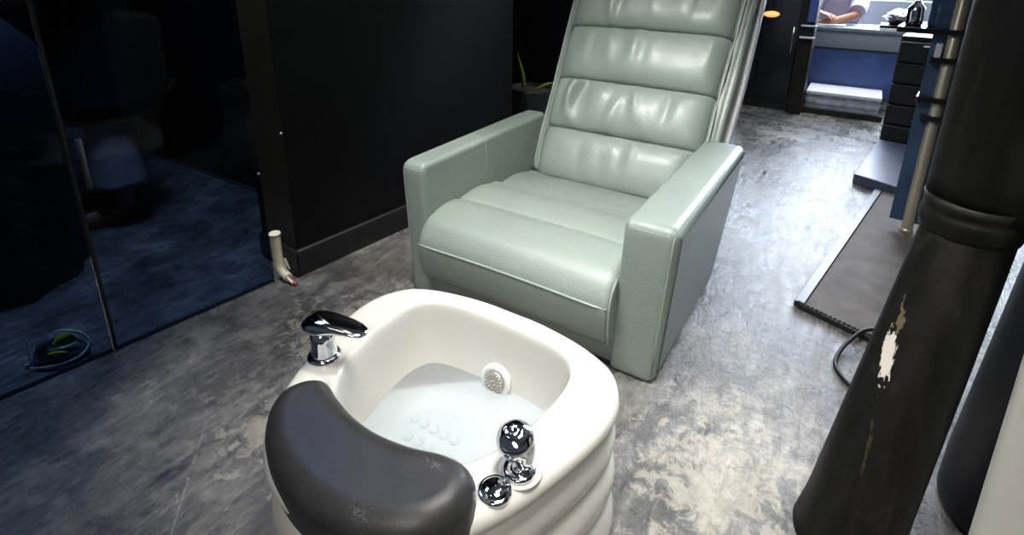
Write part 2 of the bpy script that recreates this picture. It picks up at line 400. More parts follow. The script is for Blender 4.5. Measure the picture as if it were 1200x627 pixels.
# ------------------------------------------------------------------ pedicure chair
CH = thing('recliner_chair', 'large sage green leather recliner with channelled back behind the foot tub', 'armchair', (0, .4, 0))
HW, HA, D, DB, FL = .4725, .481, .83, .635, .029
sil = [(0, 0, .02), (DB, 0, .04), (D, HA - .02, .05), (D - .02, HA, .03), (0, HA, .036)]
sil = resample(round_poly(sil, .02, 6), .03)
def arm(side, t):
    def mp(a, b, h):
        f = FL * (1 - b / HA)                       # outer face leans in towards the floor
        k = (h) / t                                 # 0 inner .. 1 outer
        x = HW - t * (1 - k) - f * (.55 + .45 * k)
        # rounded leather bulge on top and front
        return Vector((side * x, a, b))
    o = obj('arm', puffy(sil, 0, t, .018, .034, mp, 8), LEATHER, CH)
    sharp(o, 60)
    # welted seams
    def on(y, z, k, out=.0):
        v = mp(y, z, t * k); return Vector((v.x + side * out, v.y, v.z))
    bm = bmesh.new(); ko = (t - .0145) / t
    tube(bm, [on(.006, z, ko) for z in (.03, .12, .24, .36, HA - .045)] + [on(.009, HA - .024, ko), on(.0165, HA - .0155, ko), on(.030, HA - .0085, ko)] + [on(y, HA - .006, ko) for y in (.05, .2, .4, .6, .76)], .0026, 8)
    obj('piping', bm, PIPING, o)
    bm = bmesh.new(); tube(bm, [on(.0035, HA - .023, k) for k in (.14, .3, .6, .80)], .0022, 8); obj('piping', bm, PIPING, o)
    bm = bmesh.new()
    tube(bm, [on(.36, HA - .006, ko)] + [on(.36, HA, k) for k in (.78, .5, .2)] + [on(.36, HA - .004, .07), on(.36, HA - .018, .0), on(.36, HA - .10, .0), on(.36, HA - .2, .0)], .0018, 8)
    obj('piping', bm, PIPING, o)
    return o
arm(1, .149); arm(-1, .103)
XL, XR = -.366, .318
# seat: three channels
def roll(poly, x0, x1, r, wr=0, seed=0):
    rnd = random.Random(seed); ph = [rnd.uniform(0, 6) for _ in range(6)]
    P = [tuple(v[:2]) for v in catmull([(a, b, 0) for a, b in poly], 6, True)]
    bm = bmesh.new(); loops = []
    m = 44
    for i in range(m + 1):
        s = i / m; x = x0 + (x1 - x0) * s
        dl = min(x - x0, x1 - x)
        ins = 0 if dl > r else r - math.sqrt(max(0, r * r - (r - dl) ** 2))
        lp = []
        for (a, b) in offset2d(P, ins * .85):
            z = b + wr * (math.sin(x * 31 + ph[0] + a * 9) * .5 + math.sin(x * 57 + ph[1] - a * 14) * .3) * max(0, b - .2) * 6
            z -= .006 * (abs(2 * s - 1) ** 2) * (1 if b > .2 else 0)
            lp.append(Vector((x, a, z)))
        loops.append(lp)
    return rings(bm, loops)
SF = roll([(.180, .302), (.168, .314), (.12, .3265), (.06, .323), (.0, .305), (-.036, .270), (-.054, .228), (-.052, .17), (-.038, .115), (-.012, .090), (.05, .085), (.15, .10), (.18, .2)], XL, XR, .02, .0012, 1)
so = obj('seat', SF, LEATHER, CH)
for k, (a, b) in enumerate(((.165, .415), (.405, .69))):
    z0, z1 = .312 - .075 * k * .5, .300 - .04 * k
    bmr = roll([(a, .18), (a - .002, z0 - .03), (a + .010, z0 - .001), (a + .05, z0 + .009), ((a + b) / 2, z0 + .010), (b - .05, z1 + .006), (b - .008, z1 - .008), (b, .18)], XL, XR, .016, .0012, 3 + k)
    obj('seat_channel', bmr, LEATHER, so)
bm = bmesh.new()
tube(bm, [(x, -.0552 + .010 * (abs(x + .024) / .342) ** 14, .232 - .0075 * (abs(x + .024) / .342) ** 2) for x in [XL + .008 + (XR - XL - .016) * i / 40 for i in range(41)]], .0036, 8)
obj('piping', bm, PIPING, so)
bm = bmesh.new(); x = XR - .0005
tube(bm, [(x, -.03, .10), (x, -.045, .15), (x, -.047, .22), (x, -.033, .268), (x, .0, .300)], .0032, 8, 4); obj('piping', bm, PIPING, so)
bm = bmesh.new(); box(bm, XL - .01, XR + .01, .012, .6, .012, .12, .012, 3); obj('base_panel', bm, LEATHER, CH)
# backrest: stacked channels on a reclined plane
ev = Vector((0, .56, 1)).normalized(); en = Vector((0, -1, .56)).normalized(); o0 = Vector((0, .645, .279))
zs = [.262, .450, .642, .850, 1.065, 1.27]; hw = [.325, .339, .342, .351, .354, .345]
def back_roll(i):
    v0, v1 = [(z - .279) * 1.146 for z in zs[i:i + 2]]
    rnd = random.Random(10 + i); folds = []
    for _ in range([5, 13, 9, 7, 6][i]): folds.append((rnd.uniform(-.85, .85), rnd.uniform(.022, .05), rnd.uniform(-.6, .6), rnd.uniform(.35, 1) * rnd.choice((1, -1)), rnd.choice((0, 1, 1))))
    bm = bmesh.new(); loops = []; NV, NU = 36, 110
    for j in range(NV + 1):
        s = j / NV; v = v0 + (v1 - v0) * s
        p = max(0, 1 - abs(2 * s - 1) ** 2.6) ** .55
        w = hw[i] * (1 - s) + hw[i + 1] * s - .010 * (1 - p)
        f = -.004 + .043 * p; bk = -.075 + .004 * p
        lp = []
        for k in range(NU + 1):
            uu = math.sin((k / NU - .5) * PI); x = w * uu
            sn = max(0, 1 - abs(uu) ** 9) ** .42; n = bk + (f - bk) * sn
            if abs(uu) < .985:
                d = 0
                for (fx, fwid, sl, am, top) in folds:
                    q = (x / w - fx - sl * (s - .5) * .25) / fwid / 2.0
                    fall = (1 - s) ** 1.2 if not top else s ** 1.2
                    d += am * math.exp(-q * q) * fall
                n += d * .013 * p * sn * (2.5 if i == 1 else 1.3)
                n -= .010 * (x / w) ** 2 * p
            lp.append(o0 + ev * v + en * n + Vector((x, 0, 0)))
        loops.append(lp)
    return rings(bm, loops)
for i in range(5): obj('backrest_channel', back_roll(i), LEATHER, CH)
for s in (-1, 1):
    bm = bmesh.new(); tube(bm, [o0 + ev * ((z - .279) * 1.146) + en * -.012 + Vector((s * (w + .003), 0, 0)) for z, w in ((.3, .33), (.45, .339), (.642, .342), (.85, .351), (1.065, .354), (1.25, .345))], .004, 8, 4); obj('piping', bm, PIPING, CH)
# inner side panel and pale outer shell
bm = bmesh.new()
rp = resample(round_poly([(-.362, .0), (.362, .0), (.385, .5), (.385, 1.12), (-.385, 1.12), (-.385, .5)], .03, 5), .05)
obj('back_frame', puffy(rp, -.135, -.060, .012, .012, lambda a, b, h: o0 + ev * b + en * h + Vector((a, 0, 0)), 4), LEATHER, CH)
rp = resample(round_poly([(-.385, -.02), (.385, -.02), (.408, .5), (.408, 1.14), (-.408, 1.14), (-.408, .5)], .04, 5), .05)
obj('back_shell', puffy(rp, -.165, -.125, .012, .010, lambda a, b, h: o0 + ev * b + en * h + Vector((a, 0, 0)), 4), SHELL, CH)

# ------------------------------------------------------------------ foot spa tub
TX = .198
outer_h = [(0, -.338), (.085, -.340), (.185, -.358), (.26, -.39), (.297, -.437), (.312, -.49), (.308, -.56), (.287, -.645), (.252, -.745), (.20, -.835), (.13, -.895), (.06, -.92), (0, -.925)]
inner_h = [(0, -.393), (.09, -.397), (.15, -.407), (.19, -.430), (.21, -.485), (.207, -.571), (.19, -.652), (.165, -.71), (.12, -.757), (.06, -.775), (0, -.78)]
NP = 128
def polar(half, cy):
    pts = [Vector((dx, y - cy)) for dx, y in half]
    full = pts + [Vector((-p.x, p.y)) for p in pts[-2:0:-1]]
    dense = [v for v in catmull([(p.x, p.y, 0) for p in full], 10, True)]
    ar = sorted(((math.atan2(v.y, v.x) % (2 * PI)), math.hypot(v.x, v.y)) for v in dense)
    ar = [(ar[-1][0] - 2 * PI, ar[-1][1])] + ar + [(ar[0][0] + 2 * PI, ar[0][1])]
    def f(a):
        a %= 2 * PI
        for (a0, r0), (a1, r1) in zip(ar, ar[1:]):
            if a0 <= a <= a1: return r0 + (r1 - r0) * (a - a0) / max(a1 - a0, 1e-9)
        return ar[0][1]
    return [f(2 * PI * k / NP) for k in range(NP)]
CO, CI = -.62, -.585
RO, RI = polar(outer_h, CO), polar(inner_h, CI)
def ring_o(ins, z, sc=1.0, wob=None):
    return [Vector((TX + math.cos(2 * PI * k / NP) * (RO[k] * sc - ins), CO + math.sin(2 * PI * k / NP) * (RO[k] * sc - ins), z if wob is None else z + wob(2 * PI * k / NP))) for k in range(NP)]
def ring_i(ins, z, sc=1.0):
    return [Vector((TX + math.cos(2 * PI * k / NP) * (RI[k] * sc - ins), CI + math.sin(2 * PI * k / NP) * (RI[k] * sc - ins), z)) for k in range(NP)]
TB = thing('foot_spa_tub', 'cream pedicure foot bath tub on the floor before the green recliner', 'foot bath', (TX, CO, 0))
L = []
RH = .352
# tiers of the skirt, each bulging and stepping in under the next
tiers = [(.004, .105, .0), (.105, .2, .004), (.2, .305, .008)]
def wave(a): return .022 * math.cos(a - .3)
for n_, (za, zb, base) in enumerate(tiers):
    for j in range(9):
        s = j / 8; z = za + (zb - za) * s
        ins = base + .014 - .016 * math.sin(PI * min(1, s * 1.0)) ** .6 - .012 * (1 - s)
        wob = (lambda a, k=(n_ / 3 + s / 3): wave(a) * 4 * k * (1 - k)) if 0 < z else None
        L.append(ring_o(ins, z, 1.0, wob))
lip = [(.014, .309), (.004, .313), (-.002, .322), (-.003, .332), (.0, .341), (.006, .3475), (.014, RH - .001), (.03, RH)]
for ins, z in lip: L.append(ring_o(ins, z))
rim_in = [(-.020, RH - .0005), (-.013, RH + .0022), (-.007, RH + .0024), (-.002, RH - .001), (.001, RH - .008), (.003, RH - .02), (.006, .30), (.012, .25), (.020, .20), (.028, .165), (.045, .145), (.07, .137)]
for ins, z in rim_in: L.append(ring_i(ins, z))
for s in (.55, .35, .15): L.append(ring_i(0, .136, s))
bm = bmesh.new(); rings(bm, L); tub = obj('basin', bm, TUB, TB)
# reflexology nubs on the basin floor
for (nx, ny) in [(TX - .13 + .02 * j + .028 * i, CI + .04 - .045 * j) for i in range(5) for j in range(3)] + [(TX + .06 + .026 * i, CI - .05 - .04 * j) for i in range(4) for j in range(2)]:
    bm = bmesh.new(); lathe(bm, [(.012, -.002), (.011, .005), (.007, .009), (.0005, .010)], (nx, ny, .1365), 12); obj('massage_nub', bm, TUB, TB)
# jet
JA = Vector((.006, -1, .18)).normalized(); JC = Vector((TX + .004, -.4225, .213))
bm = bmesh.new(); lathe(bm, [(.039, -.014), (.039, -.002), (.036, .002), (.030, .003), (.026, .001), (.0, .001)], JC, 36, JA); j = obj('water_jet', bm, mat('jet_ring', (.68, .69, .68), .3, var=.02), TB)
bm = bmesh.new(); lathe(bm, [(.026, .002), (.026, .005), (.022, .007), (.0, .0075)], JC, 32, JA)
ja = JA.orthogonal().normalized(); jb = JA.cross(ja)
for rr, nn in ((.006, 6), (.013, 11), (.020, 16)):
    for k in range(nn):
        p = JC + (ja * math.cos(2 * PI * k / nn) + jb * math.sin(2 * PI * k / nn)) * rr
        lathe(bm, [(.0026, .005), (.0022, .0095), (.0, .010)], p, 8, JA)
obj('jet_grille', bm, mat('jet_grille_metal', (.45, .44, .40), .3, metal=.7, var=.1), j)
# chrome lever, shower head, knob
def lever(px, py):
    f = bpy.data.objects.new('mixer_tap', None); C.objects.link(f); f.parent = TB; f.location = Vector((px, py, RH)) - TB.location
    bm = bmesh.new(); lathe(bm, [(.029, -.004), (.029, .004), (.026, .007), (.024, .009), (.0, .009)], (px, py, RH), 40); obj('tap_base', bm, CHROME, f)
    bm = bmesh.new(); lathe(bm, [(.0235, .008), (.022, .012), (.0205, .04), (.0205, .062), (.0, .062)], (px, py, RH), 40); obj('tap_body', bm, CHROME, f)
    bm = bmesh.new(); d = Vector((.96, .28, 0)); s = Vector((-d.y, d.x, 0)); loops = []
    prof = [(-.027, .004, .060, .070), (-.025, .015, .058, .078), (-.015, .0225, .056, .086), (.0, .0245, .056, .089), (.015, .0235, .059, .0885), (.03, .021, .066, .0855), (.045, .019, .069, .082), (.06, .0165, .068, .077), (.07, .012, .067, .073), (.074, .004, .068, .071)]
    for (t, w, zb, zt) in prof:
        w *= 1.1; c = Vector((px, py, RH)) + d * (t * 1.18); lp = []
        for k in range(20):
            a = 2 * PI * k / 20; zz = (zb + zt) / 2 + (zt - zb) / 2 * math.copysign(abs(math.sin(a)) ** .7, math.sin(a))
            lp.append(c + s * (w * math.cos(a)) + Vector((0, 0, zz)))
        loops.append(lp)
    rings(bm, loops); obj('tap_lever', bm, CHROME, f)
lever(-.040, -.681)
next(o for o in TB.children if o.name.startswith('mixer_tap')).scale = (1.16, 1.16, 1.08)
sh = bpy.data.objects.new('hand_shower', None); C.objects.link(sh); sx, sy = .432, -.692; sh.parent = TB; sh.location = Vector((sx, sy, RH)) - TB.location
bm = bmesh.new(); lathe(bm, [(.027, -.003), (.027, .003), (.024, .006), (.016, .0065), (.013, .003), (.0, .003)], (sx, sy, RH), 36); obj('shower_socket', bm, CHROME, sh)
bm = bmesh.new()
p0 = Vector((sx, sy, RH)); 
tube(bm, [p0 + Vector((0, 0, .002)), p0 + Vector((.004, .003, .012)), p0 + Vector((.005, .005, .022)), p0 + Vector((.0, .006, .034)), p0 + Vector((-.008, .004, .048)), p0 + Vector((-.013, .0, .062)), p0 + Vector((-.015, -.003, .072)), p0 + Vector((-.015, -.004, .076)), p0 + Vector((-.015, -.005, .077))], [.014, .0135, .0175, .025, .031, .0285, .018, .008, .001], 28, 4)
obj('shower_head', bm, CHROME, sh)
bm = bmesh.new(); lathe(bm, [(.0265, -.003), (.0265, .002), (.024, .005), (.0225, .0045), (.021, .006), (.016, .009), (.008, .0108), (.0, .011)], (.420, -.744, RH), 36); obj('control_knob', bm, CHROME, TB)
# raised ring around the shower seat
bm = bmesh.new(); lathe(bm, [(.037, -.003), (.036, .0015), (.032, .0025), (.029, .001), (.028, -.003)], (sx, sy, RH), 40); obj('shower_ledge', bm, TUB, TB)
# footrest pad
up_ = [(.060, -.755), (.103, -.768), (.160, -.782), (.220, -.786), (.282, -.777), (.335, -.760), (.375, -.757), (.405, -.772), (.419, -.803), (.414, -.842), (.385, -.884), (.330, -.914), (.262, -.930), (.190, -.930), (.120, -.914), (.062, -.886), (.022, -.846), (.012, -.808), (.028, -.772)]
padp = [(v.x, v.y) for v in catmull([(a, b, 0) for a, b in up_], 6, True)]
def pad_map(a, b, h):
    # the outer side hangs a little lower than the inner side
    k = max(0, min(1, (-b - .79) / .14))
    return Vector((a, b, h - .014 * k * k))
obj('footrest_pad', puffy(padp, .318, .409, .012, .036, pad_map, 10), PAD, TB)
# water
bm = bmesh.new(); rings(bm, [ring_i(.0205, .197), ring_i(.0205, .1965)]); wt = obj('water', bm, WATER_M, None); recentre(wt, (TX, CI, .197)); tag(wt, 'shallow pale blue clear water lying inside the cream foot tub', 'water'); 

# ------------------------------------------------------------------ bits by the pier
pp = thing('waste_pipe', 'cut ivory plastic pipe elbow standing at the foot of the black pier', 'pipe', (-.90, -.205, 0))
px, py = -.893, -.2095
bm = bmesh.new()
pth = [(px - .002, py - .0, .175), (px - .002, py, .12), (px, py, .065), (px + .006, py, .042), (px + .024, py + .0, .024), (px + .052, py - .003, .018)]
tube(bm, pth, [.0185, .0175, .0175, .0175, .0165, .016], 18, 5)
obj('pipe_elbow', bm, PVC, pp)
bm = bmesh.new(); lathe(bm, [(.0195, -.004), (.021, .002), (.0195, .006), (.015, .005), (.0, .003)], (px - .002, py, .175), 24); obj('pipe_rim', bm, PVC, pp)
bm = bmesh.new(); tube(bm, [(px + .05, py - .003, .017), (px + .075, py - .005, .010), (px + .098, py - .007, .007)], .0065, 10); obj('cable_tail', bm, RED, pp)
bm = bmesh.new(); tube(bm, [(px + .05, py - .008, .020), (px + .072, py - .010, .0135), (px + .086, py - .011, .010)], .005, 10); obj('cable_core', bm, PVC, pp)
bm = bmesh.new()
tg = [(px + .016, py + .004, .083), (px + .034, py + .006, .086), (px + .058, py + .001, .052), (px + .040, py + .003, .057), (px + .016, py + .004, .055)]
f0 = [bm.verts.new(p) for p in tg]; f1 = [bm.verts.new(Vector(p) + Vector((0, .0015, 0))) for p in tg]
bm.faces.new(f0); bm.faces.new(f1[::-1])
for k in range(5): bm.faces.new((f0[k], f0[(k + 1) % 5], f1[(k + 1) % 5], f1[k]))
obj('paper_tag', bm, PAPER, pp, smooth=False)

def screw(loc, parent=None):
    bm = bmesh.new(); lathe(bm, [(.004, -.002), (.0045, .001), (.003, .0035), (.0, .004)], loc, 12, (.3, -.9, .2)); return obj('screw_head', bm, WHITE, parent)
o_ = screw((-.8495, -.1655, .55)); recentre(o_, (-.8495, -.1655, .55)); tag(o_, 'small pale screw head on the corner of the black pier above the ivory pipe', 'screw')
screw((-.889, -.243, .42), gp)
# plant in the recess
PX, PY = -.80, 1.42
pt = thing('potted_plant', 'small dark pot with two thin green leaves in the recess beyond the pier', 'plant', (PX, PY, 0))
bm = bmesh.new(); lathe(bm, [(.085, 0), (.095, .02), (.115, .36), (.125, .405), (.128, .425), (.118, .427), (.11, .40), (.0, .395)], (PX, PY, 0), 36)
obj('pot', bm, POT, pt)
bm = bmesh.new(); lathe(bm, [(.108, .39), (.10, .408), (.06, .416), (.0, .412)], (PX, PY, 0), 24); obj('bark_mulch', bm, SOIL, pt)
def leaf(bm, pts, ws):
    P = catmull(pts, 6); W = [q.x for q in catmull([(w, 0, 0) for w in ws], 6)]; loops = []
    for i, p in enumerate(P):
        d = (P[min(i + 1, len(P) - 1)] - P[max(i - 1, 0)]).normalized(); s = d.cross(Vector((.45, -.85, .2))).normalized(); n = s.cross(d)
        loops.append([p - s * W[i], p + n * .0015 - n * W[i] * .25, p + s * W[i], p - n * .0015 - n * W[i] * .25])
    return rings(bm, loops)
bm = bmesh.new(); leaf(bm, [(-.832, 1.40, .405), (-.838, 1.40, .47), (-.85, 1.40, .52), (-.868, 1.40, .575), (-.88, 1.40, .615)], [.012, .012, .010, .006, .001]); obj('leaf', bm, LEAF, pt)
bm = bmesh.new(); leaf(bm, [(-.77, 1.40, .405), (-.73, 1.40, .437), (-.68, 1.40, .462), (-.63, 1.40, .474), (-.57, 1.41, .468)], [.007, .008, .008, .006, .001]); obj('leaf', bm, LEAF, pt)

# ------------------------------------------------------------------ behind the glass
# crumpled bag
bg = thing('plastic_bag', 'crumpled dark clear plastic bag with lime green leaf inside, by the glass edge', 'bag', (-1.03, -.86, 0))
def sheet(pts, th_=.003):
    bm = bmesh.new(); P = [Vector(p) for p in pts]; n = len(P)
    a = [bm.verts.new(p) for p in P]; b = [bm.verts.new(p + Vector((-.004, .004, th_))) for p in P]
    bm.faces.new(a); bm.faces.new(b[::-1])
    for k in range(n): bm.faces.new((a[k], a[(k + 1) % n], b[(k + 1) % n], b[k]))
    return bm
import itertools
rnd = random.Random(7)
bm = bmesh.new(); loops = []
for (x, y, z, w, h) in [(-1.085, -.895, .002, .012, .018), (-1.065, -.88, .002, .028, .045), (-1.045, -.85, .002, .034, .062), (-1.030, -.82, .002, .036, .058), (-1.015, -.785, .002, .030, .044), (-1.0, -.755, .002, .010, .022)]:
    lp = []
    for k in range(18):
        a = 2 * PI * k / 18; j_ = 1 + rnd.uniform(-.14, .14)
        lp.append(Vector((x + w * math.cos(a) * .8 * j_, y - w * math.cos(a) * .45 * j_, z + h * (.5 + .5 * math.sin(a)) * j_)))
    loops.append(lp)
rings(bm, loops); obj('bag_body', bm, PLASTIC, bg, smooth=False)
bm = bmesh.new()
tube(bm, [(-1.065, -.915, .006), (-1.02, -.885, .008), (-.985, -.84, .010), (-.975, -.79, .014), (-.985, -.755, .03), (-1.005, -.765, .052), (-1.03, -.80, .066), (-1.05, -.83, .068)], [.002, .004, .004, .005, .005, .005, .004, .002], 8, 4); obj('bag_edge', bm, BAGEDGE, bg)
bm = bmesh.new()
tube(bm, [(-1.09, -.92, .006), (-1.085, -.905, .008), (-1.09, -.90, .03), (-1.095, -.895, .065)], [.005, .006, .003, .002], 8, 4); obj('bag_edge', bm, BAGEDGE, bg)
bm = bmesh.new(); leaf(bm, [(-1.015, -.85, .052), (-1.0, -.83, .060), (-.99, -.805, .058), (-.985, -.785, .050)], [.003, .014, .013, .002]); obj('lime_leaf', bm, LIME, bg)
bm = bmesh.new(); leaf(bm, [(-1.02, -.87, .035), (-.995, -.85, .036), (-.98, -.825, .034)], [.002, .006, .002]); obj('lime_leaf', bm, LIME, bg)

bg.scale = (.85, .8, 1.35)
# navy draped chair, far left
dc = thing('draped_armchair', 'dark navy draped armchair at the left edge behind the glass', 'armchair', (-1.76, -.80, 0))
def drape(cx, cy, prof, n=64, fold=.03, nf=11, ph=0, sx=1, sy=1):
    bm = bmesh.new(); loops = []
    for (r_, z) in prof:
        lp = []
        for k in range(n):
            a = 2 * PI * k / n; q = r_ * (1 + fold * (1.2 - z) * math.sin(nf * a + ph) + .5 * fold * math.sin((nf + 5) * a + ph * 2))
            lp.append(Vector((cx + math.cos(a) * q * sx, cy + math.sin(a) * q * sy, z)))
        loops.append(lp)
    return rings(bm, loops)
obj('drape', drape(-1.76, -.80, [(.30, .004), (.30, .1), (.305, .3), (.31, .5), (.31, .7), (.29, .83), (.22, .92), (.02, .95)], sx=1.0, sy=1.0), NAVY, dc)
obj('chair_back', drape(-1.92, -.86, [(.19, .80), (.2, .95), (.19, 1.05), (.14, 1.13), (.03, 1.15)], fold=.02, sx=.6, sy=1.2), NAVY, dc)

# people --------------------------------------------------------------------
def skin_mesh(name, verts, edges, m, parent, sub=2):
    me = bpy.data.meshes.new(name); bm = bmesh.new(); ly = bm.verts.layers.skin.verify()
    vs = []
    for i, (p, rr) in enumerate(verts):
        v = bm.verts.new(p); v[ly].radius = (rr, rr) if isinstance(rr, (int, float)) else rr; v[ly].use_root = (i == 0); vs.append(v)
    for a, b in edges: bm.edges.new((vs[a], vs[b]))
    bm.to_mesh(me); bm.free()
    o = bpy.data.objects.new('tmp', me); C.objects.link(o)
    md = o.modifiers.new('s', 'SKIN'); md.use_smooth_shade = True
    sb = o.modifiers.new('u', 'SUBSURF'); sb.levels = sub; sb.render_levels = sub
    dg = bpy.context.evaluated_depsgraph_get(); ev_ = o.evaluated_get(dg)
    bm = bmesh.new(); bm.from_mesh(ev_.to_mesh()); ev_.to_mesh_clear()
    bpy.data.objects.remove(o); bpy.data.meshes.remove(me)
    return obj(name, bm, m, parent)
class Fig:
    def __init__(s): s.v = []; s.e = []
    def add(s, p, r_, par=None):
        s.v.append((Vector(p), r_)); i = len(s.v) - 1
        if par is not None: s.e.append((par, i))
        return i
    def chain(s, pts, par):
        for p, r_ in pts: par = s.add(p, r_, par)
        return par
    def hand(s, wrist_i, d, palm_n, side):
        """palm and five bent fingers; d = pointing direction, palm_n = palm normal"""
        d = Vector(d).normalized(); nrm = Vector(palm_n).normalized(); lat = d.cross(nrm).normalized() * side
        w = s.v[wrist_i][0]
        palm = s.add(w + d * .045, (.030, .016), wrist_i)
        k = s.add(w + d * .080, (.034, .014), palm)
        for off, ln in ((-.030, .062), (-.010, .076), (.010, .080), (.030, .070)):
            b0 = w + d * .090 + lat * off
            i = s.add(b0, .0095, k)
            i = s.add(b0 + d * ln * .45 + nrm * .006, .0088, i); i = s.add(b0 + d * ln * .8 + nrm * .020, .0082, i); s.add(b0 + d * ln + nrm * .034, .007, i)
        t0 = w + d * .035 + lat * .030
        i = s.add(t0, .0125, palm); i = s.add(t0 + lat * .025 + d * .025 + nrm * .006, .011, i); s.add(t0 + lat * .034 + d * .055 + nrm * .012, .009, i)
def head_bits(root, c, fwd, parent_body):
    """hair cap, eyes and mouth on a head centred at c"""
    f = Vector(fwd).normalized(); lt = Vector((0, 0, 1)).cross(f).normalized(); up = Vector((0, 0, 1))
    bm = bmesh.new(); loops = []
    for j in range(12):
        a = PI * j / 11; lp = []
        for k in range(24):
            b = 2 * PI * k / 24; q = Vector((math.sin(a) * math.cos(b), math.sin(a) * math.sin(b), math.cos(a)))
            dpt = f * (q.x * .098 - .018) + lt * (q.y * .086) + up * (q.z * .118 + .022)
            if q.x > .35 and q.z < .55: dpt = dpt - f * .05
            lp.append(c + dpt)
        loops.append(lp)
    rings(bm, loops); obj('hair', bm, HAIR, root)
    for s in (-1, 1):
        bm = bmesh.new(); lathe(bm, [(.0, .0), (.008, .003), (.010, .008), (.006, .014), (.0, .016)], c + f * .078 + lt * s * .033 + up * .004, 12, f); obj('eye', bm, PAPER, root)
    bm = bmesh.new(); tube(bm, [c + f * .080 - up * .055 - lt * .024, c + f * .089 - up * .053, c + f * .080 - up * .055 + lt * .024], [.003, .006, .003], 8, 3); obj('mouth', bm, RED, root)

# standing person seen through the glass: facing roughly towards -y
def person_glass():
    bx, by = -1.99, -.235
    P = thing('person', 'person in black coat, grey wide trousers and sandals standing behind the glass', 'person', (bx, by, 0))
    F = Fig(); f = Vector((-.35, -.94, 0)).normalized(); lt = Vector((-f.y, f.x, 0))     # lt: figure's left ... to +x side
    o = Vector((bx, by, 0))
    pel = F.add(o + Vector((0, 0, .93)), (.15, .12))
    sp = F.chain([(o + Vector((0, 0, 1.10)), (.14, .11)), (o + Vector((0, 0, 1.28)), (.16, .12)), (o + Vector((0, 0, 1.42)), (.13, .10))], pel)
    nk = F.chain([(o + Vector((0, 0, 1.50)) + f * .01, .055), (o + Vector((0, 0, 1.56)) + f * .02, .055), (o + Vector((0, 0, 1.63)) + f * .03, (.078, .088)), (o + Vector((0, 0, 1.71)) + f * .025, (.074, .085)), (o + Vector((0, 0, 1.765)) + f * .015, .045)], sp)
    F.add(o + Vector((0, 0, 1.62)) + f * .135, .012, len(F.v) - 3)
    for s in (-1, 1):
        h = o + lt * s * .09
        F.chain([(h + Vector((0, 0, .84)), .088), (h + Vector((0, 0, .50)) + f * .015, .058), (h + lt * s * .02 + Vector((0, 0, .34)), .054), (h + lt * s * .03 + Vector((0, 0, .10)) - f * .01, .038), (h + lt * s * .03 + Vector((0, 0, .045)), .038), (h + lt * s * .04 + f * .09 + Vector((0, 0, .036)), (.040, .026)), (h + lt * s * .045 + f * .165 + Vector((0, 0, .026)), (.038, .018))], pel)
        w = F.chain([(o + lt * s * .17 + Vector((0, 0, 1.40)), .058), (o + lt * s * .235 + Vector((0, 0, 1.12)), .044), (o + lt * s * .16 + f * .16 + Vector((0, 0, .99)), .033), (o + lt * s * .09 + f * .22 + Vector((0, 0, .95)), .026)], sp)
        F.hand(w, (f * .55 - lt * s * .75 + Vector((0, 0, -.35))), Vector((0, 0, -1)) - f * .2, -s)
    skin_mesh('body', F.v, F.e, SKIN, P)
    head_bits(P, o + Vector((0, 0, 1.66)) + f * .03, f, None)
    # coat to the knee
    bm = bmesh.new(); loops = []
    for (z, a, b) in [(.46, .235, .185), (.55, .225, .18), (.75, .20, .165), (.93, .185, .155), (1.05, .17, .14), (1.25, .195, .15), (1.38, .19, .13), (1.45, .12, .09), (1.49, .075, .07)]:
        loops.append([o + Vector((0, 0, z)) + lt * math.cos(2 * PI * k / 40) * a * (1 + .03 * math.sin(7 * 2 * PI * k / 40) * (1.4 - z)) + f * math.sin(2 * PI * k / 40) * b for k in range(40)])
    rings(bm, loops); obj('coat', bm, DARKCOAT, P)
    for s in (-1, 1):
        bm = bmesh.new()
        tube(bm, [o + lt * s * .15 + Vector((0, 0, 1.42)), o + lt * s * .235 + Vector((0, 0, 1.12)), o + lt * s * .175 + f * .13 + Vector((0, 0, 1.0))], [.075, .064, .052], 16, 4); obj('sleeve', bm, DARKCOAT, P)
        h = o + lt * s * .11
        bm = bmesh.new(); loops = []
        for (z, w_) in [(.165, .122), (.20, .120), (.28, .112), (.38, .10), (.5, .085), (.62, .075)]:
            loops.append([h + lt * s * .02 * (1 - z) + Vector((0, 0, z + (.02 * math.cos(2 * PI * k / 32) if z < .17 else 0))) + lt * math.cos(2 * PI * k / 32) * w_ * (1 + .05 * math.sin(5 * 2 * PI * k / 32)) + f * math.sin(2 * PI * k / 32) * w_ * .9 for k in range(32)])
        rings(bm, loops); obj('trouser_leg', bm, GREYTROUSER, P)
        bm = bmesh.new(); c = o + lt * s * .125
        sole = [(c + f * y_ + lt * x_) for x_, y_ in ((-.035, -.07), (.035, -.07), (.042, .05), (.046, .13), (.03, .195), (-.01, .205), (-.04, .16), (-.042, .05))]
        sole = catmull(sole, 5, True)
        rings(bm, [[Vector((p.x, p.y, .002)) for p in sole], [Vector((p.x, p.y, .016)) for p in sole]]); sharp(obj('sandal', bm, SANDAL, P), 50)
person_glass()

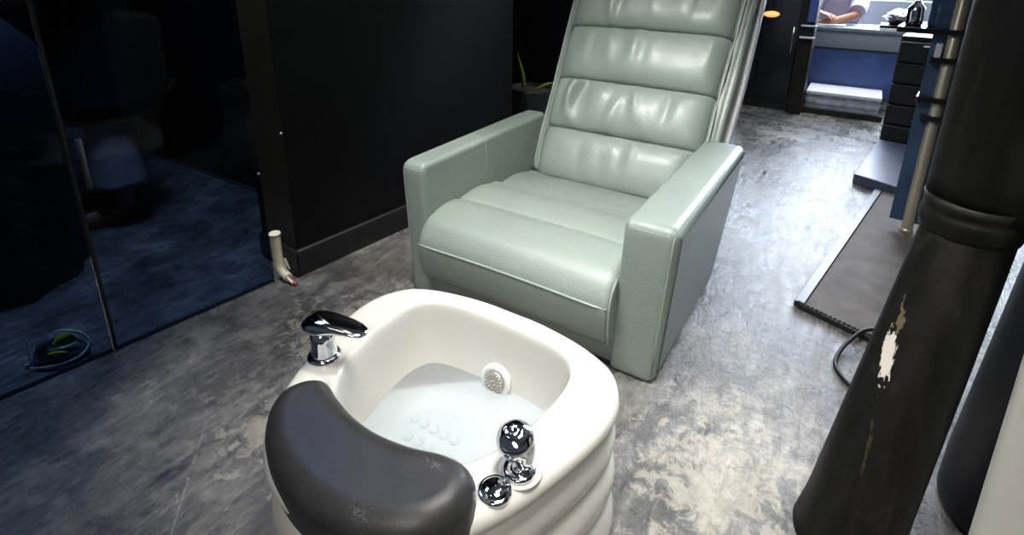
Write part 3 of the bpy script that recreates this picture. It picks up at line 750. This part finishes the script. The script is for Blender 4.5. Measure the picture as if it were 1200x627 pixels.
# ------------------------------------------------------------------ far end of the room
fc = thing('black_cabinet', 'tall gloss black cabinet at the far end right of the recliner back', 'cabinet', (.17, 3.7, 0))
bm = bmesh.new(); box(bm, -.2, .33, 3.48, 3.86, .0, 2.2, .004); obj('carcass', bm, GLOSSBLACK, fc, smooth=False)
for x0, x1 in ((-.19, .06), (.07, .32)):
    bm = bmesh.new(); box(bm, x0, x1, 3.462, 3.479, .1, 2.15, .004); d_ = obj('door', bm, GLOSSBLACK, fc, smooth=False)
    bm = bmesh.new(); tube(bm, [(x1 - .03, 3.45, .45), (x1 - .03, 3.45, .65)], .006, 10); obj('handle', bm, SATIN, d_)
bm = bmesh.new(); lathe(bm, [(.0, 0), (.045, .004), (.052, .012), (.035, .02), (.0, .022)], (.12, 3.455, .735), 24, (0, -1, .3))
glint = obj('amber_glint', bm, AMBER); recentre(glint, (.12, 3.455, .735)); glint.scale = (1.1, 1, .45); tag(glint, 'small amber oval reflection put in as a glowing disc on the far gloss black cabinet', 'glint')  # orange reflection in the gloss front, put in as an emitting disc
pil = thing('pillar', 'narrow black pillar with pale ledges between the black cabinet and grey counter', 'pillar', (.36, 3.5, 0))
bm = bmesh.new(); box(bm, .335, .43, 3.40, 3.6, 0, 2.6, .004); obj('shaft', bm, OLIVE, pil, smooth=False)
for z in (.58, .665):
    bm = bmesh.new(); box(bm, .34, .44, 3.38, 3.41, z, z + .012, .002); obj('ledge', bm, WHITE, pil, smooth=False)
bm = bmesh.new(); box(bm, .375, .432, 3.385, 3.402, .70, 1.3, .002); obj('blue_panel', bm, BLUE, pil, smooth=False)
# white step
st = thing('white_step', 'low white step with steel nosing in front of the blue counter panel', 'step', (.65, 3.65, 0))
bm = bmesh.new(); box(bm, .44, .93, 3.55, 3.87, 0, .145, .006); obj('riser', bm, mat('scuffed_white', (.55, .60, .72), .3, var=.35, nscale=18), st, smooth=False)
bm = bmesh.new(); box(bm, .435, .935, 3.535, 3.87, .145, .172, .006); obj('tread', bm, WHITE, st, smooth=False)
bm = bmesh.new(); box(bm, .435, .935, 3.528, 3.536, .105, .118, .002); obj('nosing', bm, SATIN, st, smooth=False)
bm = bmesh.new(); box(bm, .40, .96, 3.50, 3.534, 0, .045, .003); obj('kick_strip', bm, TRIM, st, smooth=False)
# counter
ct = thing('reception_counter', 'grey counter with blue lower front panel behind the white step', 'counter', (.65, 4.1, 0))
bm = bmesh.new(); box(bm, .25, 1.05, 3.92, 4.18, 0, .60, .006); obj('body', bm, GREY, ct, smooth=False)
bm = bmesh.new(); box(bm, .3, 1.0, 3.892, 3.921, .1, .455, .008); obj('front_panel', bm, BLUE, ct, smooth=False)
bm = bmesh.new(); box(bm, .24, 1.06, 3.90, 4.30, .60, .625, .005); obj('countertop', bm, GREY, ct, smooth=False)
bm = bmesh.new(); box(bm, .3, 1.0, 3.885, 3.893, .455, .468, .002); obj('dark_strip', bm, TRIM, ct, smooth=False)
bm = bmesh.new(); box(bm, .0, 1.6, 4.9, 4.98, 0, .79, .004); struct('wall_partition', bm, GREY)
# person at the counter: torso mauve, forearms on the counter
def person_counter():
    bx, by = .50, 4.52
    P = thing('person', 'person in mauve shirt leaning bare forearms on the far grey counter', 'person', (bx, by, 0))
    F = Fig(); f = Vector((-.12, -.99, 0)).normalized(); lt = Vector((-f.y, f.x, 0)); o = Vector((bx, by, -.16))
    pel = F.add(o + Vector((0, 0, .62)), (.15, .13))
    sp = F.chain([(o + Vector((0, 0, .78)) + f * .02, (.14, .11)), (o + Vector((0, 0, .96)) + f * .05, (.16, .12)), (o + Vector((0, 0, 1.10)) + f * .07, (.12, .10))], pel)
    F.chain([(o + Vector((0, 0, 1.18)) + f * .09, .055), (o + Vector((0, 0, 1.24)) + f * .11, .055), (o + Vector((0, 0, 1.31)) + f * .13, (.078, .088)), (o + Vector((0, 0, 1.39)) + f * .13, (.074, .085)), (o + Vector((0, 0, 1.445)) + f * .12, .045)], sp)
    F.add(o + Vector((0, 0, 1.30)) + f * .235, .012, len(F.v) - 3)
    fk = Vector((0, 0, 0))
    for s in (-1, 1):
        h = o + lt * s * .09
        F.chain([(h + f * .10 + Vector((0, 0, .60)), .085), (h + f * .20 + Vector((0, 0, .56)), .062), (h + f * .20 + Vector((0, 0, .36)), .052), (h + f * .10 + Vector((0, 0, .22)), .038), (h + f * .1 + Vector((0, 0, .2)), .038), (h + f * .18 + Vector((0, 0, .19)), (.04, .025)), (h + f * .23 + Vector((0, 0, .185)), (.036, .02))], pel)
    # elbows out on the counter, hands crossing to the left of the picture
    e1 = Vector((.655, 4.12, .675)); w1 = Vector((.44, 4.0, .655))
    w = F.chain([(o + Vector((.17, -.05, 1.06)), .056), (e1 + Vector((0.01, .03, .03)), .043), (e1 + (w1 - e1) * .5, .038), (w1, .027)], sp); F.hand(w, (-.95, -.25, .0), (0, 0, -1), -1)
    e2 = Vector((.33, 4.2, .69)); w2 = Vector((.40, 4.03, .72))
    w = F.chain([(o + Vector((-.17, -.05, 1.06)), .056), (e2 + Vector((0, .04, .03)), .043), (e2 + (w2 - e2) * .5, .038), (w2, .027)], sp); F.hand(w, (.75, -.6, -.1), (0, 0, -1), 1)
    skin_mesh('body', F.v, F.e, SKIN, P)
    head_bits(P, o + Vector((0, 0, 1.34)) + f * .13, f, None)
    bm = bmesh.new(); loops = []
    for (z, a, b, fo) in [(.50, .19, .16, .0), (.62, .19, .16, 0), (.78, .185, .15, .02), (.94, .205, .155, .05), (1.06, .19, .13, .07), (1.13, .12, .09, .085), (1.165, .07, .065, .09)]:
        loops.append([o + Vector((0, 0, z)) + f * fo + lt * math.cos(2 * PI * k / 40) * a * (1 + .02 * math.sin(9 * 2 * PI * k / 40)) + f * math.sin(2 * PI * k / 40) * b for k in range(40)])
    rings(bm, loops); obj('shirt', bm, MAUVE, P)
    bm = bmesh.new(); tube(bm, [o + Vector((.14, -.05, 1.07)), e1.lerp(o + Vector((.17, -.05, 1.06)), .5), e1 + Vector((.0, .02, .055))], [.075, .068, .062], 16, 4); obj('sleeve', bm, MAUVE, P)
    bm = bmesh.new(); tube(bm, [o + Vector((-.14, -.05, 1.07)), e2.lerp(o + Vector((-.17, -.05, 1.06)), .5), e2 + Vector((.0, .03, .06))], [.075, .068, .058], 16, 4); obj('sleeve', bm, MAUVE, P)
    for s in (-1, 1):
        bm = bmesh.new(); h = o + lt * s * .09
        tube(bm, [h + Vector((0, 0, .60)), h + f * .19 + Vector((0, 0, .57)), h + f * .20 + Vector((0, 0, .36)), h + f * .10 + Vector((0, 0, .23))], [.10, .078, .068, .052], 16, 4); obj('trouser_leg', bm, DARKCOAT, P)
person_counter()
# stool under the person
stl = thing('stool', 'low black stool under the person behind the grey counter', 'stool', (.50, 4.56, 0))
bm = bmesh.new(); lathe(bm, [(.0, .30), (.14, .30), (.15, .315), (.15, .335), (.13, .35), (.0, .352)], (.50, 4.56, 0), 32); obj('seat', bm, TRIM, stl)
for k in range(4):
    a = PI / 4 + k * PI / 2; bm = bmesh.new(); tube(bm, [(.50 + .10 * math.cos(a), 4.56 + .10 * math.sin(a), .302), (.50 + .14 * math.cos(a), 4.56 + .14 * math.sin(a), .0)], .012, 10); obj('leg', bm, CHROME, stl)
# papers on the counter
bm = bmesh.new(); box(bm, .36, .60, 3.93, 4.02, .626, .640, .003); pa = obj('paper_pad', bm, PAPER, smooth=False); recentre(pa, (.48, 3.97, .626)); tag(pa, 'white pad of paper under the hands on the grey counter', 'paper')
# tray with foil
tr = thing('tray', 'black tray on the right end of the grey counter', 'tray', (.98, 4.08, .626))
bm = bmesh.new(); box(bm, .83, 1.10, 3.93, 4.22, .626, .66, .006); obj('tray_body', bm, GLOSSBLACK, tr, smooth=False)
bm = bmesh.new(); box(bm, .828, 1.102, 3.924, 3.931, .628, .638, .002); obj('edge_band', bm, WHITE, tr, smooth=False)
bm = bmesh.new(); bmesh.ops.create_icosphere(bm, subdivisions=3, radius=1); rnd = random.Random(3)
for v in bm.verts: v.co = Vector((.96 + v.co.x * .11 * (1 + rnd.uniform(-.15, .15)), 4.06 + v.co.y * .09, .715 + v.co.z * .055 * (1 + rnd.uniform(-.25, .25))))
fo = obj('foil', bm, FOIL, smooth=False); recentre(fo, (.96, 4.06, .66)); tag(fo, 'crumpled silver foil lying on the black tray', 'foil')

# drawer unit on its plinth
du = thing('drawer_unit', 'narrow black drawer unit on a low plinth right of the white step', 'drawers', (1.05, 2.75, 0))
Rz = Matrix.Translation((1.055, 2.95, 0)) @ Matrix.Rotation(-.12, 4, 'Z')
bm = bmesh.new(); box(bm, -.10, .30, -.10, .35, 0, .70, .006, M=Rz); obj('carcass', bm, OLIVE, du, smooth=False)
for k in range(5):
    z = .03 + k * .13
    bm = bmesh.new(); box(bm, -.095, .295, -.122, -.098, z, z + .118, .005, M=Rz); d_ = obj('drawer', bm, TRIM, du, smooth=False)
    bm = bmesh.new(); box(bm, .02, .16, -.136, -.121, z + .095, z + .103, .002, M=Rz); obj('handle', bm, WHITE if k == 4 else TRIM, d_, smooth=False)  # top handle coloured white in place of a highlight
pn = bmesh.new(); prism(pn, [(.835, 2.03), (1.06, 1.93), (1.20, 2.75), (.94, 2.82)], 0, .055, .005)
po = obj('plinth', pn, mat('navy_plinth', (.07, .08, .13), .35, var=.3), smooth=False); recentre(po, (.98, 2.4, 0)); tag(po, 'low dark navy plinth on the floor in front of the black drawers', 'plinth')

# display stand: steel tube, blue panels, dark shelves
ds = thing('display_stand', 'steel and blue glass display stand with dark shelves beside the black post', 'shelving', (1.08, 1.55, 0))
Rs = Matrix.Translation((1.06, 1.5, 0)) @ Matrix.Rotation(-.12, 4, 'Z')
def SP(x, y, z): return Rs @ Vector((x, y, z))
bm = bmesh.new(); tube(bm, [SP(0, 0, .012), SP(0, 0, .03), SP(0, 0, 2.1)], .022, 20); lathe(bm, [(.022, 0), (.026, .004), (.026, .02), (.022, .026)], SP(0, 0, .0), 24); obj('pole', bm, mat('brass_steel', (.66, .60, .45), .35, metal=.6, var=.1), ds)
bm = bmesh.new(); box(bm, -.07, -.019, .004, .016, .05, 1.6, .002, M=Rs); obj('side_panel', bm, SKYBLUE, ds, smooth=False)
bm = bmesh.new(); box(bm, .019, .08, .004, .016, .05, 1.6, .002, M=Rs); obj('side_panel', bm, SKYBLUE, ds, smooth=False)
for z, x0, x1 in ((.51, -.05, .07), (.585, -.075, .09), (.745, -.06, .085), (.855, -.19, .10)):
    bm = bmesh.new(); box(bm, x0, x1, -.04, .24, z, z + .022, .004, M=Rs); obj('shelf', bm, GLOSSBLACK, ds, smooth=False)
def on_stand(name, bm, m, loc, label, cat, smooth=False): return tag(recentre(obj(name, bm, m, smooth=smooth), loc), label, cat)
bm = bmesh.new(); box(bm, -.10, -.04, .05, .17, .877, 1.06, .006, M=Rs); on_stand('box', bm, mat('teal_blue_card', (.03, .09, .18), .35, var=.3), SP(-.07, .1, .877), 'tall dark blue box on the top shelf of the display stand', 'box')
bm = bmesh.new(); box(bm, -.05, -.028, -.035, .06, .767, .82, .003, M=Rs); on_stand('carton', bm, WHITE, SP(-.04, 0, .767), 'small white carton on the second shelf of the display stand', 'carton')
bm = bmesh.new(); lathe(bm, [(.0, 0), (.028, 0), (.032, .01), (.03, .07), (.018, .085), (.012, .09), (.012, .10), (.0, .102)], SP(-.145, .06, .877), 24); on_stand('bottle', bm, CHROME, SP(-.145, .06, .877), 'chrome bottle on the left end of the top display shelf', 'bottle', True)

# board lying on the floor by the post
bo = thing('floor_board', 'brown board with dark metal edging lying on the floor behind the black post', 'board', (.9, 1.1, 0))
b4 = [(.735, .634), (.957, 1.971), (1.15, 1.90), (1.02, .53)]
bm = bmesh.new(); prism(bm, b4, 0.001, .012, .002); obj('board_top', bm, BOARD, bo, smooth=False)
bm = bmesh.new()
def bar(bm, a, b, w, z0, z1):
    a, b = Vector(a), Vector(b); d = (b - a).normalized(); n_ = Vector((-d.y, d.x)) * w
    prism(bm, [tuple(a - n_), tuple(b - n_), tuple(b + n_), tuple(a + n_)], z0, z1, .002)
bar(bm, b4[0], b4[1], .016, .0, .022); obj('edge_strip', bm, TRIM, bo, smooth=False)
bm = bmesh.new(); bar(bm, b4[0], b4[3], .010, .0, .020)
for k in range(22):
    p = Vector(b4[0]).lerp(Vector(b4[3]), k / 21); lathe(bm, [(.0075, .018), (.006, .024), (.0, .026)], (p.x, p.y, 0), 8)
obj('beaded_strip', bm, TRIM, bo)
bm = bmesh.new(); tube(bm, [(1.0, .60, .03), (.93, .56, .035), (.885, .48, .02), (.862, .40, .007), (.868, .35, .007), (.90, .30, .007), (.96, .26, .007)], .006, 10, 6)
cb = obj('power_cable', bm, CABLE); recentre(cb, (.88, .42, 0)); tag(cb, 'thin black power cable looping on the floor left of the post', 'cable')

# leaning post with collar and upright upper column
ps = thing('post', 'scuffed black timber post with collar and chipped paint in the right foreground', 'post', (.915, -.195, 0))
b0_ = Vector((.915, -.195, 0)); c0_ = Vector((1.004, 0, .656)); ax = (c0_ - b0_).normalized()
bm = bmesh.new(); loops = []; nseg = 40
rnd = random.Random(12)
for j in range(26):
    t = j / 25; c = b0_.lerp(c0_, t); r_ = .092 - .018 * t + .006 * math.exp(-((t) / .06) ** 2)
    lp = []
    for k in range(nseg):
        a = 2 * PI * k / nseg; q = r_ * (1 + .02 * math.sin(3 * a + 1 + t) + .008 * math.sin(9 * a + t * 3))
        lp.append(Vector((c.x + math.cos(a) * q, c.y + math.sin(a) * q * .95, c.z)))
    loops.append(lp)
rings(bm, loops); obj('shaft', bm, POSTM, ps)
bm = bmesh.new(); lathe(bm, [(.070, -.02), (.079, -.016), (.082, .0), (.083, .014), (.081, .022), (.078, .026), (.080, .034), (.082, .05), (.0, .05)], c0_, 48); obj('collar', bm, POSTM, ps)
bm = bmesh.new(); loops = []
for z in (.69, .75, .9, 1.2, 1.6, 2.0, 2.6):
    loops.append([Vector((c0_.x + .010 + math.cos(2 * PI * k / 64) * .088 * (1 + .02 * math.sin(6 * 2 * PI * k / 64 + 1)), c0_.y + .012 + math.sin(2 * PI * k / 64) * .088 * (1 + .02 * math.sin(6 * 2 * PI * k / 64)), z)) for k in range(64)])
rings(bm, loops); obj('upper_column', bm, POSTM, ps)

# cream backed chair at the right edge
sc_ = thing('salon_chair', 'cream backed chair with dark navy side at the right edge', 'chair', (1.35, .05, 0))
bm_pts = [(1.072, .05), (1.105, -.06), (1.42, -.20), (1.52, .15), (1.2, .33)]
obj('side_panel', puffy(resample(round_poly(bm_pts, .05, 6), .04), .0, .74, .02, .05, lambda a, b, h: Vector((a + .055 * max(0, h - .1), b, h)), 5), NAVYSIDE, sc_)
bm_pts = [(1.088, -.205), (1.40, -.36), (1.45, -.235), (1.135, -.09)]
obj('back_shell', puffy(resample(round_poly(bm_pts, .03, 6), .03), .0, .80, .02, .05, lambda a, b, h: Vector((a - .025 * h, b, h)), 5), CREAM, sc_)

# ------------------------------------------------------------------ light
def area(name, loc, target, sx, sy, power, col, spread=PI):
    l = bpy.data.lights.new(name, 'AREA'); l.shape = 'RECTANGLE'; l.size = sx; l.size_y = sy; l.energy = power; l.color = col; l.spread = spread
    o = bpy.data.objects.new(name, l); C.objects.link(o); o.location = loc
    o.rotation_euler = (Vector(target) - Vector(loc)).to_track_quat('-Z', 'Y').to_euler(); return o
def spot(name, loc, target, power, col, size, blend, rad=.12):
    l = bpy.data.lights.new(name, 'SPOT'); l.energy = power; l.color = col; l.spot_size = size; l.spot_blend = blend; l.shadow_soft_size = rad
    o = bpy.data.objects.new(name, l); C.objects.link(o); o.location = loc
    o.rotation_euler = (Vector(target) - Vector(loc)).to_track_quat('-Z', 'Y').to_euler(); return o
spot('added_key_spot', (.34, .06, 2.6), (.34, .08, 0), 66, (1, .965, .90), math.radians(58), .14, .2)  # added key light; its cone edge stands in for the shadow at lower left
area('basin_fill', (.75, -.5, 2.65), (.65, -.45, 0), .6, .6, 7, (1, .97, .93), math.radians(50))  # unseen fill from above, lifts the shade inside the basin
area('window_light', (.5, 5.35, 1.65), (.5, 1.0, .2), 3.0, 1.5, 90, (.80, .88, 1.0))
spot('left_floor_fill', (-.25, -.22, 2.6), (-.25, -.21, 0), 105, (1, .95, .87), math.radians(36), .4, .1)  # added only to brighten the floor between glass and tub
spot('front_fill', (.95, -2.3, 2.0), (.42, -.45, .3), 95, (1, .94, .84), math.radians(42), .3, .25)  # unseen fill from the camera side for tub and chair fronts
area('backrest_sheen_fill', (-.2, -.95, 2.6), (.15, .6, .5), .6, .6, 9, (1, .98, .94), math.radians(52))  # added where it mirrors into highlights on the backrest channels
area('counter_fill', (.7, 4.2, 2.6), (.7, 3.9, 0), 1.0, .6, 60, (.95, .97, 1))  # unseen fill that brightens the counter and step
area('behind_glass_fill', (-1.4, -.45, 2.55), (-1.75, -.45, 0), .7, .7, 42, (.84, .90, 1.0))  # unseen fill for the figure and floor behind the glass
area('rear_floor_fill', (.55, 2.5, 2.65), (.6, 2.9, 0), 1.0, .6, 32, (.9, .95, 1))  # added to brighten the rear floor and the counter front

w = bpy.data.worlds.new('world'); bpy.context.scene.world = w; w.use_nodes = True
bg_ = w.node_tree.nodes['Background']; bg_.inputs[0].default_value = (.62, .72, .9, 1); bg_.inputs[1].default_value = .075
vs_ = bpy.context.scene.view_settings
vs_.view_transform = 'Standard'; vs_.look = 'None'; vs_.exposure = 0.0; vs_.gamma = 1.0; vs_.use_curve_mapping = False
